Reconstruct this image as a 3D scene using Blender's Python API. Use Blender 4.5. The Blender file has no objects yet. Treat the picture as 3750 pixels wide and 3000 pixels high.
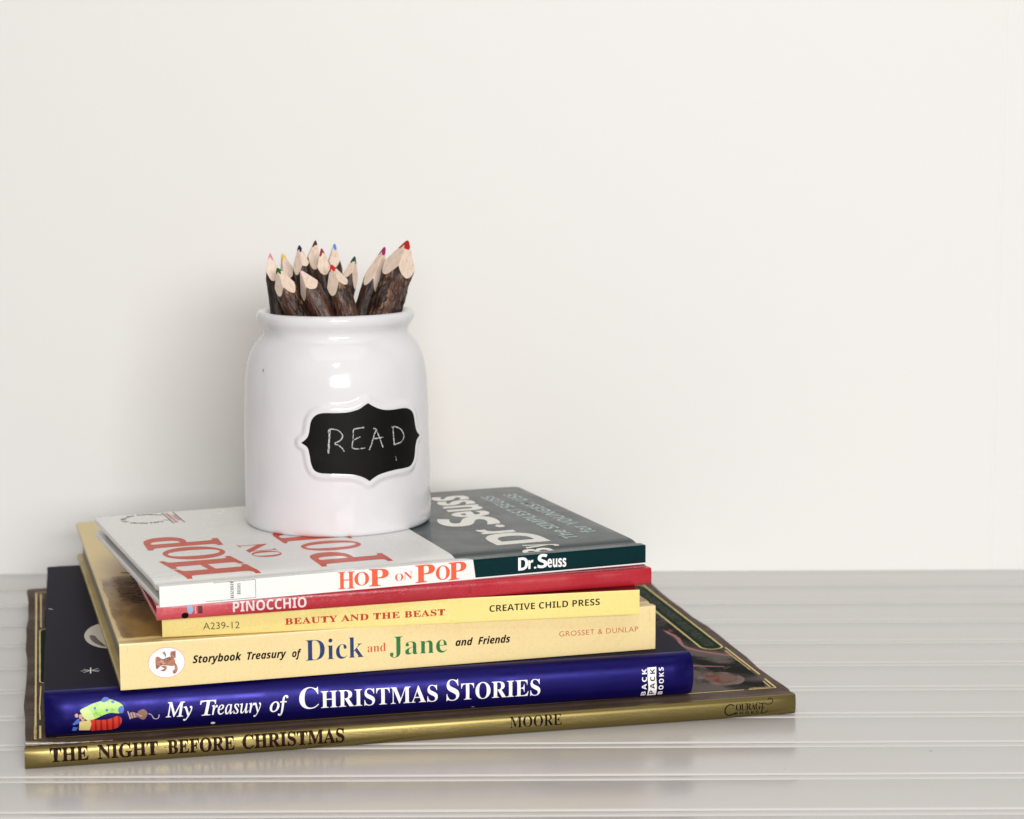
import bpy, bmesh, math, random
import numpy as np
from mathutils import Vector, Matrix, noise

S = bpy.context.scene
COL = S.collection
R = math.radians
MM = 0.001
random.seed(7)

# ------------------------------------------------------------------ camera
cam = bpy.data.cameras.new('camera')
cam.lens = 72.24
cam.sensor_width = 36.0
cam.sensor_fit = 'HORIZONTAL'
cam.clip_start = 0.02
cam.clip_end = 50
cam.dof.use_dof = True
cam.dof.focus_distance = 0.955
cam.dof.aperture_fstop = 13
camo = bpy.data.objects.new('camera', cam)
COL.objects.link(camo)
pitch, roll, yaw = R(8.157168), R(-0.27745), R(0.0783)
right = Vector((math.cos(yaw), math.sin(yaw), 0))
fwd = Vector((-math.sin(yaw) * math.cos(pitch), math.cos(yaw) * math.cos(pitch), -math.sin(pitch)))
up = right.cross(fwd)
r2 = right * math.cos(roll) + up * math.sin(roll)
u2 = -right * math.sin(roll) + up * math.cos(roll)
camo.matrix_world = Matrix(((r2.x, u2.x, -fwd.x, 0), (r2.y, u2.y, -fwd.y, 0), (r2.z, u2.z, -fwd.z, 0.286914), (0, 0, 0, 1)))
S.camera = camo

# ------------------------------------------------------------------ world, lamps, exposure
W = bpy.data.worlds.new('World')
S.world = W
W.use_nodes = True
wb = W.node_tree.nodes['Background']
wb.inputs[0].default_value = (1.0, 0.99, 0.975, 1)
wb.inputs[1].default_value = 0.14


def area(name, loc, target, sx, sy, power, color):
    l = bpy.data.lights.new(name, 'AREA')
    l.shape = 'RECTANGLE'
    l.size = sx
    l.size_y = sy
    l.energy = power
    l.color = color
    o = bpy.data.objects.new(name, l)
    COL.objects.link(o)
    o.location = loc
    o.rotation_euler = (Vector(target) - Vector(loc)).to_track_quat('-Z', 'Y').to_euler()
    return o


area('window_light', (0.36, -1.00, 0.52), (-0.02, 1.1, 0.2), 0.9, 0.32, 44, (1.0, 0.985, 0.97))
area('ceiling_bounce_fill', (0.1, 0.25, 1.5), (0.0, 1.0, 0.0), 1.6, 1.1, 8.0, (1.0, 0.985, 0.965))  # added soft fill that lifts the upward faces, standing in for ceiling bounce
area('small_lamp', (0.02, 0.05, 0.72), (-0.09, 1.03, 0.15), 0.10, 0.035, 1.4, (1.0, 0.97, 0.93))

S.view_settings.view_transform = 'Standard'
S.view_settings.look = 'None'
S.view_settings.exposure = -0.25
S.view_settings.gamma = 1.0
S.cycles.max_bounces = 8


# ------------------------------------------------------------------ helpers
def empty(name, loc, rz=0.0, label=None, cat=None, group=None, rot=None):
    o = bpy.data.objects.new(name, None)
    COL.objects.link(o)
    o.empty_display_size = 0.02
    o.location = loc
    o.rotation_euler = rot if rot is not None else (0, 0, rz)
    if label:
        o['label'] = label
    if cat:
        o['category'] = cat
    if group:
        o['group'] = group
    return o


def obj(name, verts, faces, mat, parent=None, smooth=True, sharp=40, scale=MM):
    me = bpy.data.meshes.new(name)
    v = np.asarray(verts, dtype=float) * scale
    me.from_pydata(v.tolist(), [], [tuple(int(i) for i in f) for f in faces])
    me.update()
    bm = bmesh.new()
    bm.from_mesh(me)
    bmesh.ops.recalc_face_normals(bm, faces=bm.faces)
    bm.to_mesh(me)
    bm.free()
    return link(name, me, mat, parent, smooth, sharp)


def link(name, me, mat, parent=None, smooth=True, sharp=40):
    if smooth:
        me.polygons.foreach_set('use_smooth', [True] * len(me.polygons))
        if sharp:
            me.set_sharp_from_angle(angle=R(sharp))
    if mat:
        me.materials.append(mat)
    o = bpy.data.objects.new(name, me)
    COL.objects.link(o)
    if parent:
        o.parent = parent
    return o


def lin(c):
    return tuple(((x / 255) / 12.92 if x / 255 < 0.04045 else ((x / 255 + 0.055) / 1.055) ** 2.4) for x in c) + (1,)


class Mat:
    """small node-tree builder"""

    def __init__(s, name, color=(200, 200, 200), rough=0.5, metallic=0.0, spec=0.5):
        s.m = bpy.data.materials.new(name)
        s.m.use_nodes = True
        s.nt = s.m.node_tree
        s.b = s.nt.nodes['Principled BSDF']
        s.b.inputs['Base Color'].default_value = lin(color)
        s.b.inputs['Roughness'].default_value = rough
        s.b.inputs['Metallic'].default_value = metallic
        s.b.inputs['Specular IOR Level'].default_value = spec
        s.col = s.rgb(color)
        s.nrm = None
        s._co = None

    def n(s, t, **kw):
        nd = s.nt.nodes.new(t)
        for k, v in kw.items():
            setattr(nd, k, v)
        return nd

    def l(s, a, b):
        s.nt.links.new(a, b)

    def rgb(s, c):
        nd = s.n('ShaderNodeRGB')
        nd.outputs[0].default_value = lin(c)
        return nd.outputs[0]

    def co(s, scale=(1, 1, 1)):
        if s._co is None:
            s._co = s.n('ShaderNodeTexCoord').outputs['Object']
        mp = s.n('ShaderNodeMapping')
        mp.inputs['Scale'].default_value = scale
        s.l(s._co, mp.inputs[0])
        return mp.outputs[0]

    def noise(s, scale, detail=4, rough=0.55, stretch=(1, 1, 1), dist=0.0):
        t = s.n('ShaderNodeTexNoise')
        t.inputs['Scale'].default_value = scale
        t.inputs['Detail'].default_value = detail
        t.inputs['Roughness'].default_value = rough
        t.inputs['Distortion'].default_value = dist
        s.l(s.co(stretch), t.inputs['Vector'])
        return t.outputs['Fac']

    def rng(s, v, a, b, c=0.0, d=1.0, smooth=True):
        t = s.n('ShaderNodeMapRange')
        t.interpolation_type = 'SMOOTHSTEP' if smooth else 'LINEAR'
        for i, x in zip((1, 2, 3, 4), (a, b, c, d)):
            t.inputs[i].default_value = x
        s.l(v, t.inputs[0])
        return t.outputs[0]

    def math(s, op, a, b=None):
        t = s.n('ShaderNodeMath')
        t.operation = op
        for i, x in enumerate((a, b)):
            if x is None:
                continue
            if isinstance(x, (int, float)):
                t.inputs[i].default_value = x
            else:
                s.l(x, t.inputs[i])
        return t.outputs[0]

    def mix(s, fac, c, amount=1.0):
        """mix colour c over the present colour by fac"""
        t = s.n('ShaderNodeMix', data_type='RGBA')
        f = s.math('MULTIPLY', fac, amount) if amount != 1.0 else fac
        s.l(f, t.inputs[0])
        s.l(s.col, t.inputs[6])
        s.l(s.rgb(c) if isinstance(c, tuple) else c, t.inputs[7])
        s.col = t.outputs[2]
        return s

    def xyz(s):
        t = s.n('ShaderNodeSeparateXYZ')
        s.l(s.co(), t.inputs[0])
        return t.outputs

    def bump(s, h, strength=0.2, dist=0.0005):
        t = s.n('ShaderNodeBump')
        t.inputs['Strength'].default_value = strength
        t.inputs['Distance'].default_value = dist
        s.l(h, t.inputs['Height'])
        if s.nrm is not None:
            s.l(s.nrm, t.inputs['Normal'])
        s.nrm = t.outputs[0]
        return s

    def roughness(s, v):
        s.l(v, s.b.inputs['Roughness'])
        return s

    def done(s):
        s.l(s.col, s.b.inputs['Base Color'])
        if s.nrm is not None:
            s.l(s.nrm, s.b.inputs['Normal'])
        return s.m


def paper(name, color, rough=0.3, var=None, amt=0.25, bump=0.08, fine=1400, metallic=0.0, spec=0.5):
    """printed, coated paper or board: slight mottling, fine grain, uneven gloss"""
    m = Mat(name, color, rough, metallic, spec)
    dark = tuple(int(c * 0.86) for c in color)
    m.mix(m.rng(m.noise(22, 5), 0.35, 0.75), var or dark, amt)
    m.mix(m.rng(m.noise(900, 2), 0.45, 0.7), dark, 0.18)
    ge = m.n('ShaderNodeNewGeometry')
    wear = m.math('MULTIPLY', m.rng(ge.outputs['Pointiness'], 0.515, 0.56), m.rng(m.noise(140, 4, 0.7), 0.45, 0.62))
    m.mix(wear, tuple(int(c * 0.8 + 36) for c in color), 0.3)
    m.bump(m.noise(fine, 3), bump, 0.0002)
    m.bump(m.noise(45, 3), 0.07, 0.0005)
    m.roughness(m.rng(m.noise(60, 4), 0.3, 0.7, rough * 0.8, rough * 1.3))
    return m


def ink(name, color, rough=0.35, amt=0.12):
    m = Mat(name, color, rough, 0, 0.08 if sum(color) < 120 else (0.25 if sum(color) < 300 else 0.45))
    m.mix(m.rng(m.noise(700, 3), 0.4, 0.7), tuple(min(255, int(c * 0.85)) for c in color), amt * 2)
    m.bump(m.noise(1400, 3), 0.06, 0.0002)
    return m.done()


# ------------------------------------------------------------------ lettering
KIND = {'bold': (0x1D400, 0x1D41A), 'ital': (0x1D434, 0x1D44E), 'bi': (0x1D468, 0x1D482), 'sbi': (0x1D63C, 0x1D656),
        'sb': (0x1D5D4, 0x1D5EE), 'scr': (0x1D4D0, 0x1D4EA)}


def style(s, k):
    if k is None:
        return s
    up_, lo = KIND[k]
    out = ''
    for c in s:
        if c == 'h' and k == 'ital':
            out += '\u210e'
        elif 'A' <= c <= 'Z':
            out += chr(up_ + ord(c) - 65)
        elif 'a' <= c <= 'z':
            out += chr(lo + ord(c) - 97)
        else:
            out += c
    return out


def raw_text(body, kind, offset=0.0, space=1.0):
    cu = bpy.data.curves.new('t', 'FONT')
    cu.body = style(body, kind)
    cu.offset = offset
    cu.space_character = space
    cu.resolution_u = 5
    o = bpy.data.objects.new('t', cu)
    COL.objects.link(o)
    me = o.to_mesh()
    v = np.empty(len(me.vertices) * 3)
    me.vertices.foreach_get('co', v)
    v = v.reshape(-1, 3)[:, :2].copy()
    f = [tuple(p.vertices) for p in me.polygons]
    o.to_mesh_clear()
    bpy.data.objects.remove(o)
    bpy.data.curves.remove(cu)
    return v, f


_cap = {}


def cap_of(kind):
    if kind not in _cap:
        v, f = raw_text('H', kind)
        _cap[kind] = float(v[:, 1].max())
    return _cap[kind]


def flat_items(items):
    """items: (body, kind, u0, u1, v0, v1, cap[, offset, shear, space]) -> 2-D verts/faces in mm"""
    V, F = [], []
    for it in items:
        body, kind, u0, u1, v0, v1, cap = it[:7]
        off = it[7] if len(it) > 7 else 0.0
        sh = it[8] if len(it) > 8 else 0.0
        sp = it[9] if len(it) > 9 else 1.0
        v, f = raw_text(body, kind, off, sp)
        y = v[:, 1] / cap_of(kind)
        x = v[:, 0] + sh * v[:, 1]
        x = (x - x.min()) / (x.max() - x.min())
        U = u0 + x * (u1 - u0)
        Vv = v0 + x * (v1 - v0) + y * cap
        n0 = len(V)
        V += list(zip(U, Vv))
        F += [tuple(i + n0 for i in g) for g in f]
    return V, F


def lay(name, V, F, mp, mat, parent, cuts_v=(), cuts_u=()):
    """2-D mesh cut along lines, then mapped onto a surface"""
    bm = bmesh.new()
    vs = [bm.verts.new((a, b, 0)) for a, b in V]
    for f in F:
        try:
            bm.faces.new([vs[i] for i in f])
        except ValueError:
            pass
    for c in cuts_v:
        bmesh.ops.bisect_plane(bm, geom=bm.verts[:] + bm.edges[:] + bm.faces[:], plane_co=(0, c, 0), plane_no=(0, 1, 0), dist=1e-6)
    for c in cuts_u:
        bmesh.ops.bisect_plane(bm, geom=bm.verts[:] + bm.edges[:] + bm.faces[:], plane_co=(c, 0, 0), plane_no=(1, 0, 0), dist=1e-6)
    for v in bm.verts:
        v.co = Vector(mp(v.co.x, v.co.y)) * MM
    me = bpy.data.meshes.new(name)
    bm.to_mesh(me)
    bm.free()
    return link(name, me, mat, parent, True, None)


def ellipse(cx, cy, rx, ry, n=48, a0=0.0, wob=0.0, seed=0):
    rnd = random.Random(seed)
    return [(cx + rx * math.cos(t) * (1 + wob * rnd.uniform(-1, 1)), cy + ry * math.sin(t) * (1 + wob * rnd.uniform(-1, 1)))
            for t in (a0 + 2 * math.pi * i / n for i in range(n))]


def shapes(polys):
    V, F = [], []
    for p in polys:
        n0 = len(V)
        V += p
        F.append(tuple(range(n0, n0 + len(p))))
    return V, F


def strokes(lines, w, jitter=0.0, seed=1, step=0.35):
    """polylines -> ribbons (V,F) in 2-D"""
    rnd = random.Random(seed)
    V, F = [], []
    for ln in lines:
        ww = w
        if isinstance(ln, tuple):
            ln, ww = ln
        pts = []
        for (a, b) in zip(ln[:-1], ln[1:]):
            d = math.dist(a, b)
            k = max(1, int(d / step))
            pts += [(a[0] + (b[0] - a[0]) * i / k, a[1] + (b[1] - a[1]) * i / k) for i in range(k)]
        pts.append(ln[-1])
        n0 = len(V)
        for i, p in enumerate(pts):
            q = pts[min(i + 1, len(pts) - 1)]
            o = pts[max(i - 1, 0)]
            dx, dy = q[0] - o[0], q[1] - o[1]
            L = math.hypot(dx, dy) or 1
            nx, ny = -dy / L, dx / L
            h = ww / 2
            V.append((p[0] + nx * (h + rnd.uniform(-jitter, jitter)), p[1] + ny * (h + rnd.uniform(-jitter, jitter))))
            V.append((p[0] - nx * (h + rnd.uniform(-jitter, jitter)), p[1] - ny * (h + rnd.uniform(-jitter, jitter))))
        for i in range(len(pts) - 1):
            a = n0 + 2 * i
            F.append((a, a + 1, a + 3, a + 2))
    return V, F


def crom(pts, closed=False, k=6):
    n = len(pts)
    out = []
    rngs = range(n) if closed else range(n - 1)
    for i in rngs:
        g = (lambda j: pts[j % n]) if closed else (lambda j: pts[min(max(j, 0), n - 1)])
        p0, p1, p2, p3 = g(i - 1), g(i), g(i + 1), g(i + 2)
        for s in range(k):
            t = s / k
            out.append(tuple(0.5 * (2 * b + (c - a) * t + (2 * a - 5 * b + 4 * c - d) * t * t + (3 * b - a - 3 * c + d) * t ** 3)
                             for a, b, c, d in zip(p0, p1, p2, p3)))
    if not closed:
        out.append(pts[-1])
    return out


# ------------------------------------------------------------------ wall
wm = Mat('painted wall', (234, 233, 231), 0.75)
wm.mix(wm.rng(wm.noise(1.6, 3), 0.3, 0.75), (232, 229, 223), 0.5)
wm.bump(wm.noise(260, 4), 0.05, 0.0006)
wm.bump(wm.noise(28, 3), 0.05, 0.002)
wm = wm.done()
WY = 1275.8
# the wall in plan: one flat face with a shallow joint right of the books
prof = [(-1500, 0), (299.6, 0), (300.4, 0.25), (301.4, 0.25), (302.2, -0.05), (1500, -0.05)]
V = []
for z in (-120, 1500):
    V += [(x, WY + d, z) for x, d in prof]
n = len(prof)
for z in (-120, 1500):
    V += [(-1500, WY + 100, z), (1500, WY + 100, z)]
F = [(i, i + 1, n + i + 1, n + i) for i in range(n - 1)]
b0 = 2 * n
F += [(b0, b0 + 1, b0 + 3, b0 + 2), (0, n, b0 + 2, b0), (n - 1, 2 * n - 1, b0 + 3, b0 + 1)]
wall = obj('wall', V, F, wm, None, smooth=False)
wall['kind'] = 'structure'

# ------------------------------------------------------------------ tabletop of beaded boards
GS, GY0 = 46.30, 1191.24
pm = Mat('white satin board paint', (210, 207, 205), 0.24, 0, 0.4)
pm.mix(pm.rng(pm.noise(7, 2), 0.1, 0.9, smooth=False), (204, 200, 195), 0.6)
pm.mix(pm.rng(pm.noise(130, 1, 0.3), 0.80, 0.82), (150, 142, 132), 0.5)
pm.bump(pm.noise(900, 2), 0.02, 0.0001)
pm = pm.done()
table = empty('tabletop', (0, 0.76, 0), label='pale grey-white tabletop of narrow beaded boards under the stack of books', cat='tabletop')
P = [(0.04, -1.5), (0.25, -1.2), (1.3, -0.2), (1.7, -0.05), (2.3, 0)]
P += [(GS - 8.2, 0), (GS - 7.8, -0.1), (GS - 7.5, -0.5), (GS - 7.35, -1.3), (GS - 7.15, -1.45), (GS - 6.9, -1.3), (GS - 5.7, -0.26), (GS - 5.3, -0.12), (GS - 4.6, -0.08)]
P += [(GS - 2.2, -0.08), (GS - 1.0, -0.2), (GS - 0.5, -0.5), (GS - 0.2, -1.1), (GS - 0.04, -1.5), (GS - 0.04, -14), (0.04, -14)]
for k in range(-2, 19):
    y0 = GY0 + 3.0 - k * GS - 760
    pr = [(y, z) for y, z in P]
    if k == -2:
        pr = [(y, z) for y, z in P if y <= 33] + [(WY - 760.9 - y0, 0), (WY - 760.6 - y0, -0.3), (WY - 760.6 - y0, -14), (0.04, -14)]
    xs = np.linspace(-1100, 1100, 45)
    V, F = [], []
    m = len(pr)
    dz = random.uniform(-0.03, 0.0)
    for x in xs:
        V += [(x, y0 + y, z + (dz if z > -10 else 0)) for y, z in pr]
    for i in range(len(xs) - 1):
        for j in range(m):
            a, b = i * m + j, i * m + (j + 1) % m
            F.append((a, b, b + m, a + m))
    F += [tuple(range(m)), tuple(range((len(xs) - 1) * m, len(xs) * m))]
    obj('board', V, F, pm, table, True, 70)


# ------------------------------------------------------------------ books
def smooth_(a, b, x):
    t = min(1, max(0, (x - a) / (b - a)))
    return t * t * (3 - 2 * t)


class Book:
    def __init__(s, name, x, y, yawdeg, z, L, D, T, label, bulge=0.6, power=7, board=2.6, joint=0.0, jy=(3, 14), inset=3.5,
                 corner=1.0, soft=False, edge_wave=0.0, m_top=None, m_spine=None, m_bot=None, m_pages=None, seed=0, bow=0.0):
        s.bow = bow
        s.L, s.D, s.T, s.b, s.p, s.joint, s.jy, s.seed = L, D, T, bulge, power, joint, jy, seed
        s.root = empty(name, (x * MM, y * MM, z * MM), R(yawdeg), label=label, cat='book')
        s.board = board
        s.edge_wave = edge_wave
        s.corner = corner
        s.make_board('front_cover', True, m_top)
        s.make_board('back_cover', False, m_bot or m_top)
        s.make_spine(m_spine or m_top)
        s.make_pages(inset, m_pages, soft)

    def spy(s, z):
        q = abs(2 * z / s.T - 1)
        return -s.b * (max(0.0, 1 - q ** s.p)) ** (1 / s.p) if q < 1 else 0.0

    def zt(s, x, y):
        """height of the top surface"""
        z = s.T
        if s.joint:
            a, b = s.jy
            t = (y - a) / (b - a)
            if 0 < t < 1:
                z -= s.joint * math.sin(math.pi * t) ** 2
        z -= 0.12 * (0.5 + 0.5 * math.sin(x * 0.021 + s.seed * 1.7 + y * 0.013))
        return z

    def make_board(s, name, top, mat):
        L, D, r, bt = s.L, s.D, s.corner, s.board
        ys = [0, 0.8, 2, 3.5, 5, 6.5, 8, 9.5, 11, 12.5, 14, 18]
        ys += list(np.linspace(26, D - r - 4, 14))
        ys += [D - r + r * math.sin(R(a)) for a in (0, 15, 30, 45, 60, 75, 90)]
        nx = 48
        V, F = [], []
        ny = len(ys)

        def grid(zf):
            n0 = len(V)
            for y in ys:
                ins = 0
                if y > D - r:
                    ins = r - math.sqrt(max(0, r * r - (y - (D - r)) ** 2))
                if top:
                    ew = s.edge_wave
                    wl = ew * 0.35 * math.sin(y * 0.05 + s.seed) + ew * 0.2 * math.sin(y * 0.13 + 1)
                    wr = ew * (0.5 * math.sin(y * 0.043 + 2 + s.seed) + 0.3 * math.sin(y * 0.11))
                else:
                    wl = wr = 0
                for i in range(nx + 1):
                    t = i / nx
                    x = ins + (L - 2 * ins) * t + wl * (1 - t) ** 8 + wr * t ** 8
                    V.append((x, y, zf(x, y)))
            return n0

        if top:
            a = grid(lambda x, y: s.zt(x, y))
            b = grid(lambda x, y: s.zt(x, y) - bt)
        else:
            a = grid(lambda x, y: bt)
            b = grid(lambda x, y: 0.0)
        m = nx + 1
        for n0 in (a, b):
            for j in range(ny - 1):
                for i in range(nx):
                    k = n0 + j * m + i
                    F.append((k, k + 1, k + m + 1, k + m))
        rim = [i for i in range(m)] + [j * m + nx for j in range(1, ny)] + [(ny - 1) * m + i for i in range(nx - 1, -1, -1)] + [j * m for j in range(ny - 2, 0, -1)]
        for i in range(len(rim)):
            p, q = rim[i], rim[(i + 1) % len(rim)]
            F.append((a + p, a + q, b + q, b + p))
        me = bpy.data.meshes.new(name)
        me.from_pydata((np.array(V) * MM).tolist(), [], F)
        bm = bmesh.new()
        bm.from_mesh(me)
        bmesh.ops.recalc_face_normals(bm, faces=bm.faces)
        eds = [e for e in bm.edges if len(e.link_faces) == 2 and e.calc_face_angle() > R(50)
               and (e.verts[0].co.y > 1e-4 or e.verts[1].co.y > 1e-4)]
        bmesh.ops.bevel(bm, geom=eds, offset=min(0.55, s.board * 0.3) * MM, segments=3, profile=0.6, affect='EDGES')
        bm.to_mesh(me)
        bm.free()
        return link(name, me, mat, s.root, True, 60)

    def make_spine(s, mat):
        n = 28
        T = s.T
        outer, inner = [], []
        for i in range(n + 1):
            z = T * 0.5 * (1 - math.cos(math.pi * i / n))
            outer.append((s.spy(z), z))
        th = min(1.6, s.board)
        prof_ = outer + [(-0.02, T), (-0.02, 0)]
        # solid between curved face and board edge plane
        nx = 60
        V, F = [], []
        m = len(prof_)
        for k in range(nx + 1):
            t = k / nx
            x = s.L * t
            e = 0.0
            dd = min(x, s.L - x)
            if dd < 1.6:
                e = (1 - dd / 1.6) ** 2
            for (y, z) in prof_:
                sag = 0.12 * (0.5 + 0.5 * math.sin(x * 0.021 + s.seed * 1.7)) * (z / T)
                xb = 0.0
                if s.bow and x > s.L - 14:
                    xb = s.bow * ((x - s.L + 14) / 14) ** 2 * math.sin(math.pi * z / T) ** 0.6 if 0 < z < T else 0.0
                V.append((x + xb, y * (1 - 0.35 * e) if y < -0.02 else y, z - sag))
        for k in range(nx):
            for j in range(m):
                a, b = k * m + j, k * m + (j + 1) % m
                F.append((a, b, b + m, a + m))
        F += [tuple(range(m)), tuple(range(nx * m, nx * m + m))]
        return obj('spine', V, F, mat, s.root, True, 50)

    def make_pages(s, ins, mat, soft):
        L, D, T, bt = s.L, s.D, s.T, s.board
        z0, z1 = bt + 0.02, T - bt - s.joint - 0.15
        x0, x1, y0, y1 = ins, L - ins, 0.6, D - ins
        V, F = [], []
        nz = 8
        ring = []
        for j in range(nz + 1):
            z = z0 + (z1 - z0) * j / nz
            cave = 1.5 * math.sin(math.pi * j / nz)
            w = [random.uniform(-0.12, 0.12) for _ in range(4)]
            ring.append([(x0 + w[0], y0, z), (x1 + w[1], y0, z), (x1 + w[2], y1 - cave, z), (x0 + w[3], y1 - cave, z)])
        for r_ in ring:
            V += r_
        for j in range(nz):
            for i in range(4):
                a, b = j * 4 + i, j * 4 + (i + 1) % 4
                F.append((a, b, b + 4, a + 4))
        F += [(0, 1, 2, 3), (nz * 4, nz * 4 + 1, nz * 4 + 2, nz * 4 + 3)]
        return obj('page_block', V, F, mat, s.root, False)

    # prints --------------------------------------------------------
    def on_spine(s, name, VF, mat, lift=0.07):
        cuts = [s.T * i / 16 for i in range(1, 16)]
        V, F = VF

        def mp(u, v):
            sag = 0.12 * (0.5 + 0.5 * math.sin(u * 0.021 + s.seed * 1.7)) * (v / s.T)
            v = min(max(v, 0.02), s.T - 0.02)
            return (u, s.spy(v) - lift, v - sag)
        return lay(name, V, F, mp, mat, s.root, cuts_v=cuts)

    def on_cover(s, name, VF, mat, lift=0.05, text=False):
        """VF in cover coordinates (x, y); text=True: V are (along +y, up = -x measured as x = base - v)"""
        V, F = VF
        V = [(-b, a) for a, b in V] if text else V
        cy = [0.8, 2, 3.5, 5, 6.5, 8, 9.5, 11, 12.5, 14, 18] if s.joint else []
        cy += list(range(30, int(s.D), 24))
        cx = [s.L * i / 12 for i in range(1, 12)]
        return lay(name, V, F, lambda u, v: (u, v, s.zt(u, v) + lift), mat, s.root, cuts_v=cy, cuts_u=cx)


def cov(body, kind, y0, y1, b0, b1, cap, *a):
    """cover text running towards the back: baseline at x=b0..b1"""
    return (body, kind, y0, y1, -b0, -b1, cap) + a


pages_cream = Mat('page edges', (205, 198, 185), 0.8)
pages_cream.mix(pages_cream.rng(pages_cream.noise(60, 2, 0.5, (0.3, 0.3, 60)), 0.4, 0.6), (150, 142, 130), 0.6)
pages_cream = pages_cream.done()
pages_grey = Mat('page edges grey', (176, 168, 158), 0.8)
pages_grey.mix(pages_grey.rng(pages_grey.noise(60, 2, 0.5, (0.3, 0.3, 60)), 0.4, 0.6), (132, 124, 116), 0.6)
pages_grey = pages_grey.done()

white_ink = ink('white ink', (245, 243, 242))
black_ink = ink('black ink', (12, 10, 8))

# --- bottom book: brown and gold -----------------------------------
cm = paper('marbled brown jacket', (92, 76, 66), 0.5, (62, 47, 40), 0.8, spec=0.05)
cm.mix(cm.rng(cm.noise(120, 6, 0.7, (0.5, 1, 1)), 0.5, 0.75), (122, 104, 94), 0.45)
cm = cm.done()
gm = Mat('gold foil spine', (122, 108, 64), 0.32, 0.78, 0.5)
gm.mix(gm.rng(gm.noise(14, 3), 0.3, 0.75), (108, 95, 54), 0.6)
gm.bump(gm.noise(1500, 3), 0.10, 0.0002)
gm.bump(gm.noise(18, 2), 0.06, 0.001)
gm = gm.done()
B1 = Book('hardcover_book', -218.6, 882.2, 12.8699, 0, 362.2, 318.0, 9.8,
          'large thin book at the bottom, gold spine and brown cover framed by gold lines',
          bulge=2.6, power=2.4, board=2.4, joint=0.5, jy=(2, 9), corner=3, edge_wave=1.6, m_top=cm, m_spine=gm, m_pages=pages_cream, seed=1)
maroon = ink('dark maroon ink', (34, 9, 8), 0.45)
B1.on_spine('spine_title', flat_items([
    ('THE', 'bold', 10.9, 27.8, 3.0, 2.95, 6.1, 0.014), ('NIGHT', 'bold', 31.8, 58.4, 2.95, 2.85, 6.1, 0.014),
    ('BEFORE', 'bold', 62.6, 92.7, 2.85, 2.7, 6.1, 0.014), ('CHRISTMAS', 'bold', 96.2, 142.8, 2.7, 2.6, 6.2, 0.014)]), maroon)
B1.on_spine('author_name', flat_items([('MOORE', 'bold', 220.6, 245.6, 3.5, 3.4, 5.2, -0.004)]), black_ink)
cour = flat_items([('OURAG', 'bold', 331.5, 344.0, 3.9, 3.9, 3.5, -0.006, 0, 0.85), ('BOOKS', 'sb', 331.0, 343.0, 2.0, 2.0, 1.3, -0.004, 0, 1.5)])
sw = strokes([(crom([(330.6, 6.3), (329.6, 7.2), (327.6, 6.9), (326.2, 5.2), (326.4, 3.0), (328.2, 1.9), (330.4, 2.4), (331.2, 3.0)]), 0.55),
              (crom([(344.9, 7.0), (344.8, 4.5), (344.6, 1.9)]), 0.5), (crom([(344.0, 2.0), (346.0, 1.8), (347.6, 3.0)]), 0.35),
              ([(344.7, 4.5), (346.2, 4.5)], 0.3), (crom([(343.8, 6.8), (346.0, 6.9), (347.6, 6.2), (349.6, 6.6), (350.2, 8.0), (349.0, 8.9), (347.8, 8.4)]), 0.38)], 0.4)
n0 = len(cour[0])
B1.on_spine('publisher_mark', (cour[0] + sw[0], cour[1] + [tuple(i + n0 for i in f) for f in sw[1]]), black_ink)
# cover picture (a plain stand-in painting), frame, green panels
pic = Mat('dark painted picture', (16, 20, 18), 0.55, 0, 0.02)
pic.mix(pic.rng(pic.noise(26, 5, 0.6, (1, 0.6, 1), 0.8), 0.48, 0.62), (120, 108, 104), 0.7)
pic.mix(pic.rng(pic.noise(34, 4, 0.6, (1.3, 0.5, 1), 1.5), 0.58, 0.68), (112, 44, 34), 0.8)
pic.mix(pic.rng(pic.noise(48, 3, 0.6, (1, 1, 1), 0.6), 0.62, 0.72), (150, 104, 74), 0.7)
pic.bump(pic.noise(1400, 3), 0.06, 0.0002)
B1.on_cover('cover_picture', shapes([[(9.5, 13), (352, 13), (355, 24), (355.5, 305), (9.5, 305)]]), pic.done(), 0.04)
green = Mat('dark green panel', (20, 46, 22), 0.6, 0, 0.02).done()


def panel(x0, x1, y0, y1, r):
    out = []
    for cx_, cy_, a0 in ((x1 - r, y1 - r, 0), (x0 + r, y1 - r, 90), (x0 + r, y0 + r, 180), (x1 - r, y0 + r, 270)):
        out += [(cx_ + r * math.cos(R(a0 + a)), cy_ + r * math.sin(R(a0 + a))) for a in range(0, 91, 15)]
    return out


pr_, pl_ = panel(345, 356.6, 88, 240, 5.5), panel(6.8, 16, 105, 216, 4)
B1.on_cover('green_panel', shapes([pr_]), green, 0.09)
B1.on_cover('green_panel', shapes([pl_]), green, 0.09)
goldln = Mat('gold printed line', (232, 204, 112), 0.3, 0.35)
goldln.mix(goldln.rng(goldln.noise(120, 3), 0.45, 0.7), (214, 178, 80), 0.6)
goldln = goldln.done()
B1.on_cover('gold_frame', strokes([
    (pr_ + [pr_[0]], 0.9), ([(357.4, 90), (357.2, 36)], 0.9), ([(355.3, 84), (355.4, 45)], 0.5),
    ([(357.0, 28), (356.8, 11.6), (343, 11.6)], 0.9), ([(354.8, 24), (354.6, 13.4), (344, 13.4)], 0.6), ([(340.5, 11.6), (312, 11.6), (14, 11.6)], 0.8),
    ([(357.4, 238), (357.6, 306), (4.8, 306), (4.8, 11)], 0.9),
    (pl_ + [pl_[0]], 0.7), ([(7.4, 220), (7.4, 302)], 0.7), ([(7.2, 100), (6.6, 60), (6.9, 42)], 0.6), ([(6.9, 12), (6.9, 32)], 0.9), ([(4.6, 12), (4.6, 32)], 1.0)],
    0.8, 0.06, 3, 3.0), goldln, 0.13)
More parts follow.
